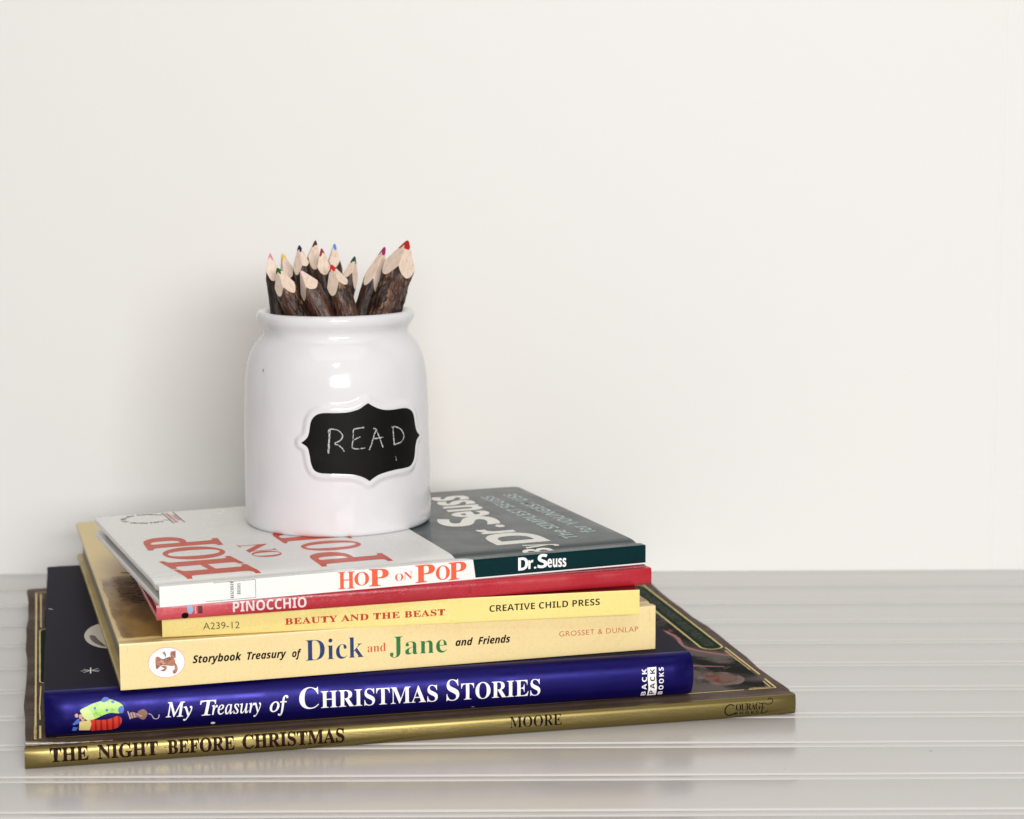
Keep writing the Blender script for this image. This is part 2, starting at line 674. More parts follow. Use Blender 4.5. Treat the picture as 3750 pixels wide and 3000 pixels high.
B1.on_cover('panel_lettering', flat_items([cov('ILLUSTRATED BY CHRISTIAN BIRMINGHAM', 'bold', 95, 232, 353.6, 353.6, 5.2)]), black_ink, 0.14, text=True)
dish = Mat('painted dish', (120, 92, 84), 0.6, 0, 0.05)
dish.mix(dish.rng(dish.noise(160, 4), 0.45, 0.62), (120, 50, 36), 0.9)
dish.mix(dish.rng(dish.noise(130, 3), 0.55, 0.66), (84, 82, 34), 0.9)
rim_ = Mat('painted dish rim', (128, 108, 102), 0.6, 0, 0.05)
rim_.mix(rim_.rng(rim_.noise(90, 4), 0.4, 0.65), (50, 44, 40), 0.9)
rim_ = rim_.done()
B1.on_cover('painted_dish', shapes([ellipse(336, 33, 11.5, 12.5, 40)]), rim_, 0.08)
B1.on_cover('painted_dish', shapes([ellipse(336.3, 34, 8, 8.6, 40)]), dish.done(), 0.12)
ribbon = ink('painted ribbon', (146, 62, 48), 0.35)
B1.on_cover('painted_ribbon', strokes([(crom([(334, 140), (339, 118), (337, 100), (341, 88), (350, 78), (356, 74)]), 2.2),
                                       (crom([(322, 62), (334, 58), (345, 54)]), 1.6)], 2, 0.3, 5, 1.5), ribbon, 0.08)
# torn jacket edge curling up at the front-left corner
curl_m = paper('jacket curl', (150, 140, 118), 0.15, (90, 80, 60), 0.6).done()
V, F = [], []
for i in range(25):
    t = i / 24
    x = 0.6 + 38 * t
    h = 2.2 * (1 - t) ** 2.2 + 0.15
    for j, (dy, dz) in enumerate(((0.3, 0.0), (-0.3, 0.5), (0.2, 1.0), (1.4, 0.75), (2.6, 0.12))):
        V.append((x, 1.0 + dy * (1.4 - t), 9.85 + dz * h + 0.12 * math.sin(x * 1.1 + j)))
for i in range(24):
    for j in range(4):
        a = i * 5 + j
        F.append((a, a + 1, a + 6, a + 5))
curl = obj('jacket_curl', V, F, curl_m, B1.root, True, None)

# --- dark blue book --------------------------------------------------
bm_ = Mat('navy jacket', (15, 11, 31), 0.55, 0, 0.05)
bm_.mix(bm_.rng(bm_.noise(500, 3), 0.4, 0.7), (22, 17, 42), 0.3)
bm_.bump(bm_.noise(1400, 3), 0.05, 0.0002)
bx = bm_.xyz()
bm_.mix(bm_.math('MULTIPLY', bm_.rng(bx[1], 0.006, 0.0), 1.0), (13, 9, 64), 1.0)
bm_ = bm_.done()
bs_ = paper('royal blue spine', (20, 14, 88), 0.35, (17, 12, 78), 0.4, metallic=0.5, spec=0.2).done()
B2 = Book('hardcover_book', -212.8, 898.5, 12.3764, 9.9, 303.1, 265.0, 21.1,
          'thick dark blue book with white spine title, second from the bottom of the stack',
          bulge=7.5, power=2.2, board=2.8, joint=0.0, corner=2, edge_wave=0.5, m_top=bm_, m_spine=bs_, m_pages=pages_cream, seed=2, bow=1.0)
B2.on_spine('spine_title', flat_items([
    ('My', 'ital', 53.5, 65.5, 7.3, 7.2, 6.8, 0.008, -0.08), ('T', 'ital', 69.0, 76.4, 7.0, 7.0, 6.9, 0.008, -0.08), ('reasury', 'ital', 74.3, 96.6, 7.0, 6.8, 6.8, 0.005, -0.08), ('of', 'ital', 100.6, 109.2, 6.6, 6.6, 7.0, 0.012, -0.05),
    ('C', 'bold', 114.2, 123.2, 6.9, 6.9, 9.8, -0.005), ('HRISTMAS', 'bold', 124.2, 178.8, 6.8, 6.4, 7.9, -0.003),
    ('S', 'bold', 183.0, 189.0, 6.3, 6.3, 9.9, -0.005), ('TORIES', 'bold', 190.0, 227.9, 6.3, 6.1, 7.9, -0.003)]), white_ink)


def rot_text(items):
    """text reading upwards: items given as (body, kind, v0, v1, ubase, cap)"""
    V, F = [], []
    for body, kind, v0, v1, ub, cap in items:
        a, f = flat_items([(body, kind, v0, v1, 0, 0, cap, 0, 0, 1.35)])
        n0 = len(V)
        V += [(ub - y, x) for x, y in a]
        F += [tuple(i + n0 for i in g) for g in f]
    return V, F


B2.on_spine('publisher_name', rot_text([('BACK', 'sb', 1.9, 15.6, 280.0, 2.3), ('BOOKS', 'sb', 1.9, 15.8, 288.4, 2.3)]), white_ink)
B2.on_spine('publisher_plate', shapes([[(280.9, 1.6), (285.3, 1.7), (285.2, 6), (284.6, 11), (284.9, 16.1), (280.5, 16.0), (280.4, 11), (281.0, 6)]]), white_ink, 0.06)
B2.on_spine('plate_lettering', rot_text([('PACK', 'sb', 2.5, 15.4, 284.1, 2.4)]), black_ink, 0.12)


def zq(x, y):
    """from a 1802-px study crop of the spine artwork to spine mm"""
    return (34.2 + (x - 805) * 0.0328, 17.9 - (y - 1100) * 0.0340 + (x - 805) * -0.0013)


sockg = Mat('green sock print', (172, 216, 104), 0.4)
sockg.mix(sockg.rng(sockg.noise(420, 3), 0.5, 0.7), (120, 190, 80), 0.8)
sockg = sockg.done()
sockr = Mat('red striped sock print', (206, 52, 34), 0.4)
wv = sockr.n('ShaderNodeTexWave')
wv.inputs['Scale'].default_value = 120
wv.inputs['Distortion'].default_value = 1.5
wv.inputs['Detail'].default_value = 1
sockr.l(sockr.co((1, 0.2, 0.25)), wv.inputs['Vector'])
sockr.mix(sockr.rng(wv.outputs['Fac'], 0.55, 0.9), (120, 20, 20), 0.8)
sockr = sockr.done()
cuff = ink('pale yellow cuff print', (222, 200, 128))
cuffg = ink('pale green cuff print', (206, 226, 150))
heel = ink('blue print', (74, 108, 190))
B2.on_spine('green_sock', shapes([[zq(*q) for q in crom([(240, 1260), (330, 1215), (410, 1180), (520, 1150), (640, 1130), (740, 1160), (815, 1210), (820, 1280), (760, 1315), (640, 1305), (520, 1345), (430, 1385), (330, 1400), (270, 1330)], True, 3)]]), sockg)
B2.on_spine('sock_cuff', shapes([[zq(*q) for q in [(235, 1265), (330, 1218), (400, 1290), (430, 1380), (340, 1405), (285, 1370)]]]), cuffg, 0.1)
B2.on_spine('blue_patches', shapes([[zq(*q) for q in crom([(525, 1150), (560, 1108), (610, 1106), (640, 1130), (570, 1165)], True, 3)],
                                   [zq(*q) for q in crom([(760, 1240), (805, 1215), (832, 1250), (810, 1310), (765, 1310), (750, 1275)], True, 3)],
                                   [zq(*q) for q in ellipse(438, 1240, 20, 20, 10, 0, 0.3, 1)], [zq(*q) for q in ellipse(598, 1270, 20, 18, 10, 0, 0.3, 2)],
                                   [zq(*q) for q in ellipse(685, 1165, 24, 20, 10, 0, 0.3, 3)],
                                   [zq(*q) for q in [(130, 1450), (200, 1375), (235, 1370), (215, 1440), (150, 1465)]],
                                   [zq(*q) for q in [(118, 1545), (140, 1490), (205, 1500), (170, 1555)]]]), heel, 0.12)
B2.on_spine('red_sock', shapes([[zq(*q) for q in crom([(370, 1395), (470, 1400), (600, 1395), (680, 1370), (740, 1350), (790, 1380), (790, 1450), (740, 1520), (650, 1552), (500, 1556), (350, 1550)], True, 3)]]), sockr)
B2.on_spine('sock_cuff', shapes([[zq(*q) for q in [(225, 1415), (370, 1400), (385, 1450), (360, 1550), (215, 1545)]]]), cuff, 0.1)
B2.on_spine('little_faces', shapes([[zq(*q) for q in ellipse(190, 1330, 24, 28, 14)], [zq(*q) for q in ellipse(245, 1345, 26, 32, 14)], [zq(*q) for q in ellipse(270, 1390, 26, 18, 12)]]), ink('peach print', (206, 160, 138)), 0.13)
brown_ink = ink('brown print', (136, 98, 84))
B2.on_spine('mouse_picture', shapes([[zq(*q) for q in crom([(1020, 1300), (1080, 1268), (1130, 1290), (1145, 1340), (1100, 1410), (1040, 1395), (1010, 1350)], True, 4)],
                                    [zq(*q) for q in [(905, 1310), (940, 1300), (1020, 1325), (1015, 1375), (930, 1395), (895, 1360)]]]), brown_ink)
B2.on_spine('mouse_whiskers', strokes([([zq(*q) for q in crom([(1160, 1330), (1200, 1350), (1230, 1400), (1280, 1405), (1303, 1370), (1300, 1345)])], 0.3),
                                       ([zq(880, 1290), zq(912, 1400)], 0.45), ([zq(920, 1310), zq(940, 1385)], 0.35), ([zq(960, 1310), zq(975, 1375)], 0.35), ([zq(1000, 1330), zq(1070, 1365)], 0.4)], 0.3, 0.05), ink('pale mauve print', (196, 180, 196)))
B2.on_spine('white_fleck', shapes([ellipse(74.8, 2.6, 1.0, 0.6, 14, 0, 0.15)]), white_ink)
B2.on_spine('white_fleck', shapes([ellipse(196, 1.8, 0.9, 0.12, 8)]), white_ink)
B2.on_cover('moon_print', shapes([ellipse(32.0, 96, 13.0, 27, 44)]), ink('pale moon print', (206, 200, 190)), 0.05)
B2.on_cover('moon_shading', shapes([crom([(21.5, 96), (23, 84), (27, 75), (29, 74), (26, 86), (24, 96)], True, 4)]), ink('moon shading print', (84, 70, 44)), 0.09)
B2.on_cover('star_print', strokes([([(16.6, 30.4), (25.3, 29.6)], 0.45), ([(21.0, 25.0), (21.2, 35.4)], 0.55), ([(17.8, 27.2), (24.6, 33.2)], 0.4), ([(17.8, 33.0), (24.8, 27.2)], 0.4)], 0.4, 0.05), white_ink, 0.06)
B2.on_cover('white_fleck', strokes([([(1.4, 160), (3.4, 157.6)], 0.6)], 0.4, 0.05), white_ink, 0.06)

# --- cream-yellow book ------------------------------------------------
yc = Mat('cream yellow cover with brown wash', (226, 200, 132), 0.34)
yx = yc.xyz()
inx = yc.rng(yc.math('ADD', yx[0], yc.math('MULTIPLY', yc.noise(60, 4), 0.004)), 0.0035, 0.0045)
iny = yc.rng(yc.math('ADD', yx[1], yc.math('MULTIPLY', yc.noise(90, 4), 0.003)), 0.0105, 0.0125)
back = yc.rng(yc.math('ADD', yx[1], yc.math('MULTIPLY', yc.noise(30, 5, 0.7), 0.02)), 0.150, 0.132)
wash = yc.math('MULTIPLY', yc.math('MULTIPLY', inx, iny), back)
yc.mix(wash, (160, 122, 52), 0.95)
w2 = yc.math('MULTIPLY', wash, yc.rng(yc.noise(48, 5, 0.6, (1, 0.35, 1), 0.6), 0.42, 0.62))
yc.mix(w2, (112, 76, 26), 0.8)
w3 = yc.math('MULTIPLY', wash, yc.rng(yc.noise(32, 4, 0.6, (1, 0.5, 1)), 0.6, 0.7))
yc.mix(w3, (186, 148, 74), 0.6)
yc.bump(yc.noise(1400, 3), 0.06, 0.0002)
yc = yc.done()
ysp = paper('cream yellow spine', (232, 210, 154), 0.32, (226, 200, 142), 0.35).done()
ybk = paper('mustard back cover', (214, 190, 120), 0.4, (176, 150, 78), 0.6).done()
B3 = Book('hardcover_book', -178.2, 898.5, 15.6565, 31.1, 254.9, 290.6, 21.5,
          'thick cream-yellow book with an oval bear picture and blue and green spine words',
          bulge=0.8, power=8, board=2.8, joint=0.7, jy=(3, 11), inset=3.2, corner=1.0, m_top=yc, m_spine=ysp, m_bot=ybk, m_pages=pages_grey, seed=3)
B3.on_spine('spine_subtitle', flat_items([('Storybook', 'sbi', 32.5, 54.9, 10.3, 10.1, 3.5, 0.012, 0.05), ('Treasury', 'sbi', 57.3, 75.4, 10.0, 9.8, 3.5, 0.012, 0.05), ('of', 'sbi', 78.0, 82.3, 9.6, 9.5, 3.5, 0.012, 0.05)]), black_ink)
B3.on_spine('spine_subtitle', flat_items([('and', 'sbi', 155.4, 163.9, 9.1, 9.0, 3.4, 0.012, 0.05), ('Friends', 'sbi', 166.3, 182.1, 9.0, 8.9, 3.5, 0.012, 0.05)]), black_ink)
B3.on_spine('blue_name', flat_items([('Dick', 'bold', 84.2, 111.5, 7.3, 7.1, 9.9, -0.009)]), ink('blue ink', (32, 54, 104)))
B3.on_spine('red_word', flat_items([('and', 'bold', 113.3, 122.0, 9.3, 9.2, 4.0, -0.007)]), ink('red ink', (204, 78, 54)))
B3.on_spine('green_name', flat_items([('Jane', 'bold', 123.9, 151.2, 6.9, 6.4, 9.0, -0.009)]), ink('green ink', (38, 112, 62)))
B3.on_spine('publisher_name', flat_items([('GROSSET & DUNLAP', None, 206.3, 246.0, 9.8, 9.4, 2.5, -0.004, 0, 1.1)]), ink('brick ink', (190, 84, 54)))
B3.on_spine('oval_emblem', shapes([ellipse(20.8, 11.5, 8.3, 7.1, 56)]), ink('pink ink', (226, 122, 116)), 0.06)
B3.on_spine('oval_emblem', shapes([ellipse(20.8, 11.5, 8.1, 6.9, 56)]), ink('white emblem ink', (240, 240, 244)), 0.10)
bear = Mat('brown bear print', (176, 118, 92), 0.4)
bear.mix(bear.rng(bear.noise(520, 3), 0.42, 0.62), (112, 64, 48), 0.85)
bear.mix(bear.rng(bear.noise(300, 3), 0.6, 0.7), (214, 156, 132), 0.8)
bear = bear.done()


def zo(x, y):
    return (20.8 + (x - 1453) * 0.0320, 11.5 - (y - 668) * 0.0338)


B3.on_spine('bear_picture', shapes([[zo(*q) for q in crom([(1300, 590), (1340, 580), (1400, 615), (1500, 590), (1560, 620), (1575, 690), (1540, 720), (1440, 705), (1380, 700), (1310, 750), (1298, 680)], True, 3)],
                                   [zo(*q) for q in [(1515, 520), (1585, 512), (1582, 610), (1520, 620), (1505, 560)]],
                                   [zo(*q) for q in [(1395, 530), (1430, 512), (1450, 560), (1440, 600), (1425, 560)]],
                                   [zo(*q) for q in crom([(1560, 690), (1590, 700), (1605, 770), (1580, 820), (1545, 825), (1535, 790), (1565, 760)], True, 3)],
                                   [zo(*q) for q in crom([(1370, 710), (1440, 712), (1455, 740), (1430, 780), (1380, 780), (1365, 765), (1420, 750)], True, 3)]]), bear, 0.14)
rnd = random.Random(4)
scrib = [([(9 + rnd.uniform(-2, 2), y), (13 + rnd.uniform(-2, 2), y + rnd.uniform(-1, 1)), (26, y + rnd.uniform(-1.5, 1.5))], rnd.uniform(0.5, 1.2)) for y in np.arange(84, 140, 2.1)]
B3.on_cover('cover_lettering', strokes(scrib, 0.8, 0.2, 2, 1.0), ink('black brush ink', (28, 18, 8)), 0.07)
B3.on_cover('cover_script', flat_items([cov('Storybook', 'scr', 74, 150, 22, 22, 9)]), ink('black script ink', (24, 16, 8)), 0.09, text=True)

# --- thin yellow book ----------------------------------------------------
y2 = paper('dark red picture cover', (120, 26, 30), 0.25, (40, 14, 16), 0.9)
y2 = y2.done()
y2s = paper('lemon yellow spine', (230, 212, 130), 0.3, (222, 202, 120), 0.3).done()
B4 = Book('picture_book', -160.7, 910.1, 10.3455, 52.6, 222.9, 200.0, 11.8,
          'thin lemon-yellow book with a code at the left of its spine',
          bulge=0.5, power=9, board=2.0, joint=0.4, jy=(2, 8), inset=2.5, corner=1.0, m_top=y2, m_spine=y2s, m_bot=y2s, m_pages=pages_cream, seed=4)
B4.on_spine('spine_code', flat_items([('A239-12', None, 18.4, 34.9, 2.8, 2.6, 3.2, -0.006)]), ink('brown black ink', (56, 46, 22)))
B4.on_spine('spine_title', flat_items([('BEAUTY AND THE BEAST', 'bold', 55.6, 129.9, 3.2, 4.1, 2.9, 0.012, 0, 1.08)]), ink('deep red ink', (186, 52, 32)))
B4.on_spine('publisher_name', flat_items([('CREATIVE CHILD PRESS', 'sb', 150.8, 203.6, 4.6, 5.4, 3.1, -0.006)]), black_ink)

# --- red book -------------------------------------------------------------
rm = Mat('glossy red wrap', (178, 38, 50), 0.24)
rm.mix(rm.rng(rm.noise(14, 4), 0.35, 0.7), (158, 28, 42), 0.7)
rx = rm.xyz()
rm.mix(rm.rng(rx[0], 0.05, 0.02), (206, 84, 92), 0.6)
rm.bump(rm.noise(170, 4, 0.6, (0.6, 1, 1)), 0.22, 0.0009)
rm.bump(rm.noise(1300, 3), 0.10, 0.0003)
rm.roughness(rm.rng(rm.noise(70, 4), 0.3, 0.7, 0.2, 0.36))
rm = rm.done()
B5 = Book('hardcover_book', -160.3, 894.1, 16.6414, 64.4, 234.7, 200.0, 8.3,
          'glossy red book with rounded spine and white capitals, directly under the white book',
          bulge=2.0, power=2.5, board=2.2, joint=0.3, jy=(2, 8), inset=3, corner=1.5, m_top=rm, m_spine=rm, m_pages=pages_grey, seed=5)
B5.on_spine('spine_title', flat_items([('PINOCCHIO', 'sb', 34.0, 67.5, 1.75, 1.6, 4.7, 0.0)]), ink('rosy white ink', (226, 214, 214)))
B5.on_spine('spine_dot', shapes([ellipse(12.5, 1.7, 1.6, 1.5, 24)]), black_ink)
B5.on_spine('spine_picture', shapes([crom([(13.4, 5.6), (14.6, 6.3), (16.0, 5.6), (16.2, 3.8), (15.2, 2.4), (14.0, 3.0)], True, 3)]), ink('light blue ink', (140, 176, 206)))
B5.on_spine('spine_picture', shapes([[(18.2, 5.9), (20.2, 5.8), (20.4, 2.2), (18.4, 2.4)]]), ink('dark brown ink', (92, 40, 40)))
B5.on_spine('spine_picture', shapes([[(16.8, 5.4), (17.4, 5.6), (17.6, 2.4), (17.0, 2.2)]]), ink('salmon ink', (232, 150, 140)), 0.09)
B5.on_spine('spine_crease', strokes([(crom([(144.5, 6.6), (144.9, 5.0), (144.6, 3.4), (145.0, 2.2)]), 0.22)], 0.2, 0.06), ink('crease ink', (120, 16, 24)))

B5.on_spine('spine_crease', strokes([(crom([(91.2, 6.9), (91.0, 6.0), (91.4, 5.2)]), 0.2)], 0.2, 0.06), ink('crease ink dark', (112, 16, 24)))
crease = ink('cream crease', (200, 178, 128))
for u_, a_, b_ in ((3.2, 20.6, 16.5), (251.6, 20.2, 14.0), (138.0, 21.0, 19.2)):
    B3.on_spine('spine_crease', strokes([(crom([(u_, a_), (u_ + 0.4, (a_ + b_) / 2), (u_ - 0.1, b_)]), 0.14)], 0.14, 0.04, int(u_)), crease, 0.06)

# --- white and teal book on top ------------------------------------------------
hm = Mat('white and teal laminated cover', (230, 228, 225), 0.3, 0, 0.2)
hx = hm.xyz()
edge = hm.math('ADD', hm.rng(hx[1], 0.007, 0.0005, 0.1415, 0.1468), hm.math('MULTIPLY', hm.rng(hx[1], 0.0004, -0.0001), hm.math('MULTIPLY', hm.math('SUBTRACT', 0.0092, hx[2]), 0.13)))
teal = hm.rng(hm.math('SUBTRACT', hx[0], edge), -0.00006, 0.00006, smooth=False)
hm.mix(teal, (1, 40, 44), 1.0)
strip = hm.math('MULTIPLY', hm.rng(hx[2], 0.00085, 0.00075), hm.rng(hx[1], 0.001, 0.0))
hm.mix(strip, (236, 236, 236), 1.0)
hm.bump(hm.noise(1300, 3), 0.07, 0.0002)
hm.bump(hm.noise(60, 3, 0.5, (0.3, 1, 1)), 0.10, 0.0006)
hm.roughness(hm.rng(hm.noise(50, 4), 0.3, 0.7, 0.17, 0.28))
hm = hm.done()
B6 = Book('hardcover_book', -157.0, 884.5, 20.9761, 72.7, 235.0, 170.7, 9.4,
          'white and dark teal book with orange cover letters, on top of the stack',
          bulge=0.7, power=8, board=2.6, joint=0.9, jy=(3.5, 16), inset=4.5, corner=4.0, m_top=hm, m_spine=hm, m_pages=pages_grey, seed=0)
orange = ink('orange ink', (228, 92, 58))
oranged = ink('cover orange ink', (204, 66, 26), 0.36)
B6.on_cover('cover_title', flat_items([
    cov('H', 'bold', 12.5, 51.5, 48.5, 43.2, 32.5, 0.014), cov('O', 'bold', 50.0, 79.0, 43.5, 42.5, 27.0, 0.010), cov('P', 'bold', 77.5, 106.0, 46.0, 47.6, 35.0, 0.014),
    cov('O', 'bold', 42.3, 56.2, 68.0, 67.4, 13.4, -0.004), cov('N', 'bold', 54.5, 74.4, 68.0, 66.2, 14.0, -0.006),
    cov('P', 'bold', 13.5, 42.0, 111.6, 111.0, 33.0, 0.014), cov('O', 'bold', 44.8, 67.5, 108.4, 107.6, 27.0, 0.010), cov('P', 'bold', 69, 99, 109, 108, 34.0, 0.004)]), oranged, 0.05, text=True)
cream_ink = ink('cream ink', (238, 236, 228), 0.3)
B6.on_cover('author_name', flat_items([
    cov('By', 'sb', 6.5, 21.5, 191.0, 191.5, 15.5, 0.0), cov('D', 'sb', 25.5, 51.5, 196.0, 195.0, 27.0, 0.01), cov('r', 'sb', 52.5, 63.5, 188.5, 188.5, 22.0, 0.012),
    cov('.', 'sb', 66.0, 72.5, 188.0, 188.0, 22.0, 0.015), cov('S', 'sb', 75.0, 97.5, 189.5, 190.5, 29.0, 0.012), cov('euss', 'sb', 97.0, 156.0, 192.0, 198.0, 24.5, 0.016)]), cream_ink, 0.05, text=True)
B6.on_cover('cover_subtitle', flat_items([
    cov('The SIMPLEST SEUSS', 'sb', 27.5, 147.5, 212.6, 211.4, 7.4, -0.002), cov('for YOUNGEST USE', 'sb', 37.5, 149.6, 226.2, 225.2, 7.4, -0.002)]), ink('grey green ink', (168, 186, 184)), 0.05, text=True)
B6.on_spine('spine_title', flat_items([
    ('H', 'bold', 81.5, 89.4, 1.1, 0.9, 8.1), ('O', 'bold', 89.2, 96.2, 2.1, 2.0, 6.2), ('P', 'bold', 96.2, 105.6, 1.2, 0.8, 8.1, 0.006),
    ('O', 'bold', 108.6, 112.6, 2.6, 2.6, 3.4, -0.004), ('N', 'bold', 112.8, 117.0, 2.9, 3.0, 3.6, -0.006),
    ('P', 'bold', 118.4, 128.0, 0.8, 0.9, 8.3, 0.006), ('O', 'bold', 128.4, 135.2, 1.3, 1.3, 6.6), ('P', 'bold', 134.6, 143.4, 0.7, 0.9, 8.3, 0.006)]), orange)
B6.on_spine('spine_author', flat_items([('D', 'sb', 169.2, 174.2, 2.4, 2.5, 6.1, 0.008), ('r', 'sb', 174.3, 176.8, 2.8, 2.8, 5.3, 0.008), ('.', 'sb', 177.1, 178.4, 2.8, 2.8, 5.0, 0.008),
                                    ('S', 'sb', 179.0, 184.0, 2.8, 2.8, 6.4, 0.008), ('euss', 'sb', 184.0, 193.6, 2.8, 2.4, 5.2, 0.012)]), white_ink)
B6.on_spine('spine_label_box', strokes([([(20.5, 0.9), (43.2, 0.75), (43.2, 9.1), (24.0, 9.15)], 0.18)], 0.18), black_ink)
B6.on_spine('spine_label_lettering', rot_text([('BEGINNER', 'sb', 1.5, 9.1, 33.2, 1.5), ('BOOKS', 'sb', 3.1, 8.0, 36.3, 1.5)]), black_ink)
# series stamp on the cover: words in a ring and a small red name box
V, F = [], []


def ring_text(body, cx_, cy_, rx_, ry_, a0, a1, h):
    k = len(body)
    for i, ch in enumerate(body):
        if ch == ' ':
            continue
        a = a0 + (a1 - a0) * (i + 0.5) / k
        v, f = raw_text(ch, 'sb')
        v = v / cap_of('sb') * h
        v[:, 0] -= v[:, 0].mean()
        t = R(a)
        # outward direction and tangent in (along, up) text space
        ox, oy = cx_ + rx_ * math.cos(t), cy_ + ry_ * math.sin(t)
        n0_ = len(V)
        sgn = -1 if a1 < a0 else 1
        ux, uy = (math.cos(t), math.sin(t))
        tx, ty = (uy, -ux)
        for p in v:
            V.append((ox + tx * p[0] * 1.3 + ux * p[1], oy + ty * p[0] * 1.3 + uy * p[1]))
        F.extend([tuple(j + n0_ for j in g) for g in f])


ring_text('I CAN READ IT ALL BY MYSELF', 156.0, -24.5, 10.0, 10.5, 235, -55, 2.6)
B6.on_cover('stamp_lettering', (V, F), black_ink, 0.05, text=True)
B6.on_cover('stamp_box_lines', strokes([([(35.2, 139.5), (35.2, 169)], 0.55), ([(41.0, 139.5), (41.0, 169)], 0.55)], 0.5), black_ink, 0.05)
B6.on_cover('stamp_box_lettering', flat_items([cov('BEGINNER', 'sb', 141, 167.5, 38.0, 38.0, 1.8), cov('BOOKS', 'sb', 146, 162, 40.5, 40.5, 1.8)]), oranged, 0.05, text=True)

# ------------------------------------------------------------------ jar
JX, JY, JZ = -90.563, 1035.4, 82.0
jar = empty('jar', (JX * MM, JY * MM, JZ * MM), label='round white glazed ceramic jar with a black chalk label reading READ, holding the pencils', cat='jar')
JP = [(0, 2.0), (38, 2.0), (42.5, 0.6), (44.6, 0.05), (45.9, 0.35), (46.8, 1.4), (47.25, 3.2), (47.45, 7), (47.5, 12), (47.4, 25), (47.2, 40), (47.0, 52), (46.8, 62),
      (46.4, 70), (45.9, 76), (45.0, 81.5), (43.6, 86.3), (41.8, 90.0), (39.6, 93.0), (37.6, 95.2), (36.75, 96.8), (36.6, 98.2), (37.1, 99.8), (38.2, 101.4), (39.3, 103.0), (39.9, 104.8),
      (39.8, 106.4), (38.9, 107.7), (37.4, 108.1), (36.0, 107.6), (34.9, 106.4), (34.2, 104.6), (33.9, 102), (33.8, 98), (35.5, 94), (38.5, 88.5), (41.0, 82), (42.2, 74), (42.6, 60),
      (42.8, 30), (42.6, 10), (40.5, 6.2), (36, 5.2), (0, 5.0)]
# resample the profile finely
pp = crom(JP, False, 5)
fine = [pp[0]]
for a, b in zip(pp[:-1], pp[1:]):
    d = math.dist(a, b)
    k = max(1, int(d / 0.55)) if (a[0] > 43 and 12 < a[1] < 80 and b[0] > 43) else max(1, int(d / 1.2))
    fine += [(a[0] + (b[0] - a[0]) * i / k, a[1] + (b[1] - a[1]) * i / k) for i in range(1, k + 1)]
fine = np.array(fine)
LAB = [(-16.37, 47.16), (-13.06, 49.46), (-11.62, 52.07), (-10.6, 56.86), (-9.18, 59.45), (-6.46, 61.31), (-2.47, 62.06), (4.51, 62.02), (11.49, 62.24), (17.72, 63.5), (20.91, 65.05), (23.51, 66.3),
       (26.1, 64.9), (29.5, 63.45), (34.2, 62.3), (40.2, 62.0), (47.6, 62.1), (51.8, 61.5), (55.3, 59.8), (57.2, 57.1), (58.5, 52.4), (60.2, 49.1), (63.4, 46.95), (60.1, 45.0), (58.4, 42.0), (57.5, 38.0), (55.9, 34.8),
       (52.6, 32.6), (47.4, 32.2), (39.0, 32.0), (31.0, 31.0), (26.9, 29.7), (23.4, 27.8), (19.9, 29.76), (14.43, 31.41), (7.39, 32.07), (-1.35, 32.32), (-5.76, 32.67), (-8.86, 34.1), (-10.6, 37.38), (-11.41, 41.41), (-12.7, 45.06)]
TIPS = [0, 11, 22, 32]
JR = 47.15
labs = []
for i0, i1 in zip(TIPS, TIPS[1:] + [len(LAB)]):
    seg = LAB[i0:i1 + 1] if i1 < len(LAB) else LAB[i0:] + [LAB[0]]
    labs += crom(seg, False, 5)[:-1]
labs = np.array([(R(a) * JR, z) for a, z in labs])


def label_sd(s_, z_):
    """signed distance (mm) to the label outline, negative inside; arrays"""
    A = labs
    Bq = np.roll(labs, -1, axis=0)
    best = np.full(s_.shape, 1e9)
    inside = np.zeros(s_.shape, bool)
    for (ax, ay), (bx_, by_) in zip(A, Bq):
        dx, dy = bx_ - ax, by_ - ay
        t = np.clip(((s_ - ax) * dx + (z_ - ay) * dy) / (dx * dx + dy * dy), 0, 1)
        d = np.hypot(s_ - ax - t * dx, z_ - ay - t * dy)
        best = np.minimum(best, d)
        cr = (ay > z_) != (by_ > z_)
        if dy != 0:
            inside ^= cr & (s_ < (bx_ - ax) * (z_ - ay) / dy + ax)
    return np.where(inside, -best, best)


def wobble(th, z):
    return (0.16 * np.sin(2 * th + 0.6 + z * 0.02) + 0.10 * np.sin(3 * th + 1.9 - z * 0.05) + 0.06 * np.sin(7 * th + z * 0.11) + 0.05 * np.sin(11 * th - z * 0.17 + 1)
            + 0.10 * np.exp(-(((th - R(9)) * 47 / 6) ** 2 + ((z - 74) / 5) ** 2)) - 0.10 * np.exp(-(((th - R(14)) * 47 / 5) ** 2 + ((z - 80) / 4) ** 2))
            + 0.07 * np.exp(-(((th - R(-2)) * 47 / 4) ** 2 + ((z - 76) / 4) ** 2)))


def emboss(th, z):
    d = label_sd(th * JR, z)
    t = np.clip((d - 1.6) / (4.6 - 1.6), 0, 1)
    h = 1.15 * (1 - t * t * (3 - 2 * t))
    t2 = np.clip((0.7 - d) / 0.7, 0, 1)
    return h - 0.18 * t2 * t2 * (3 - 2 * t2)


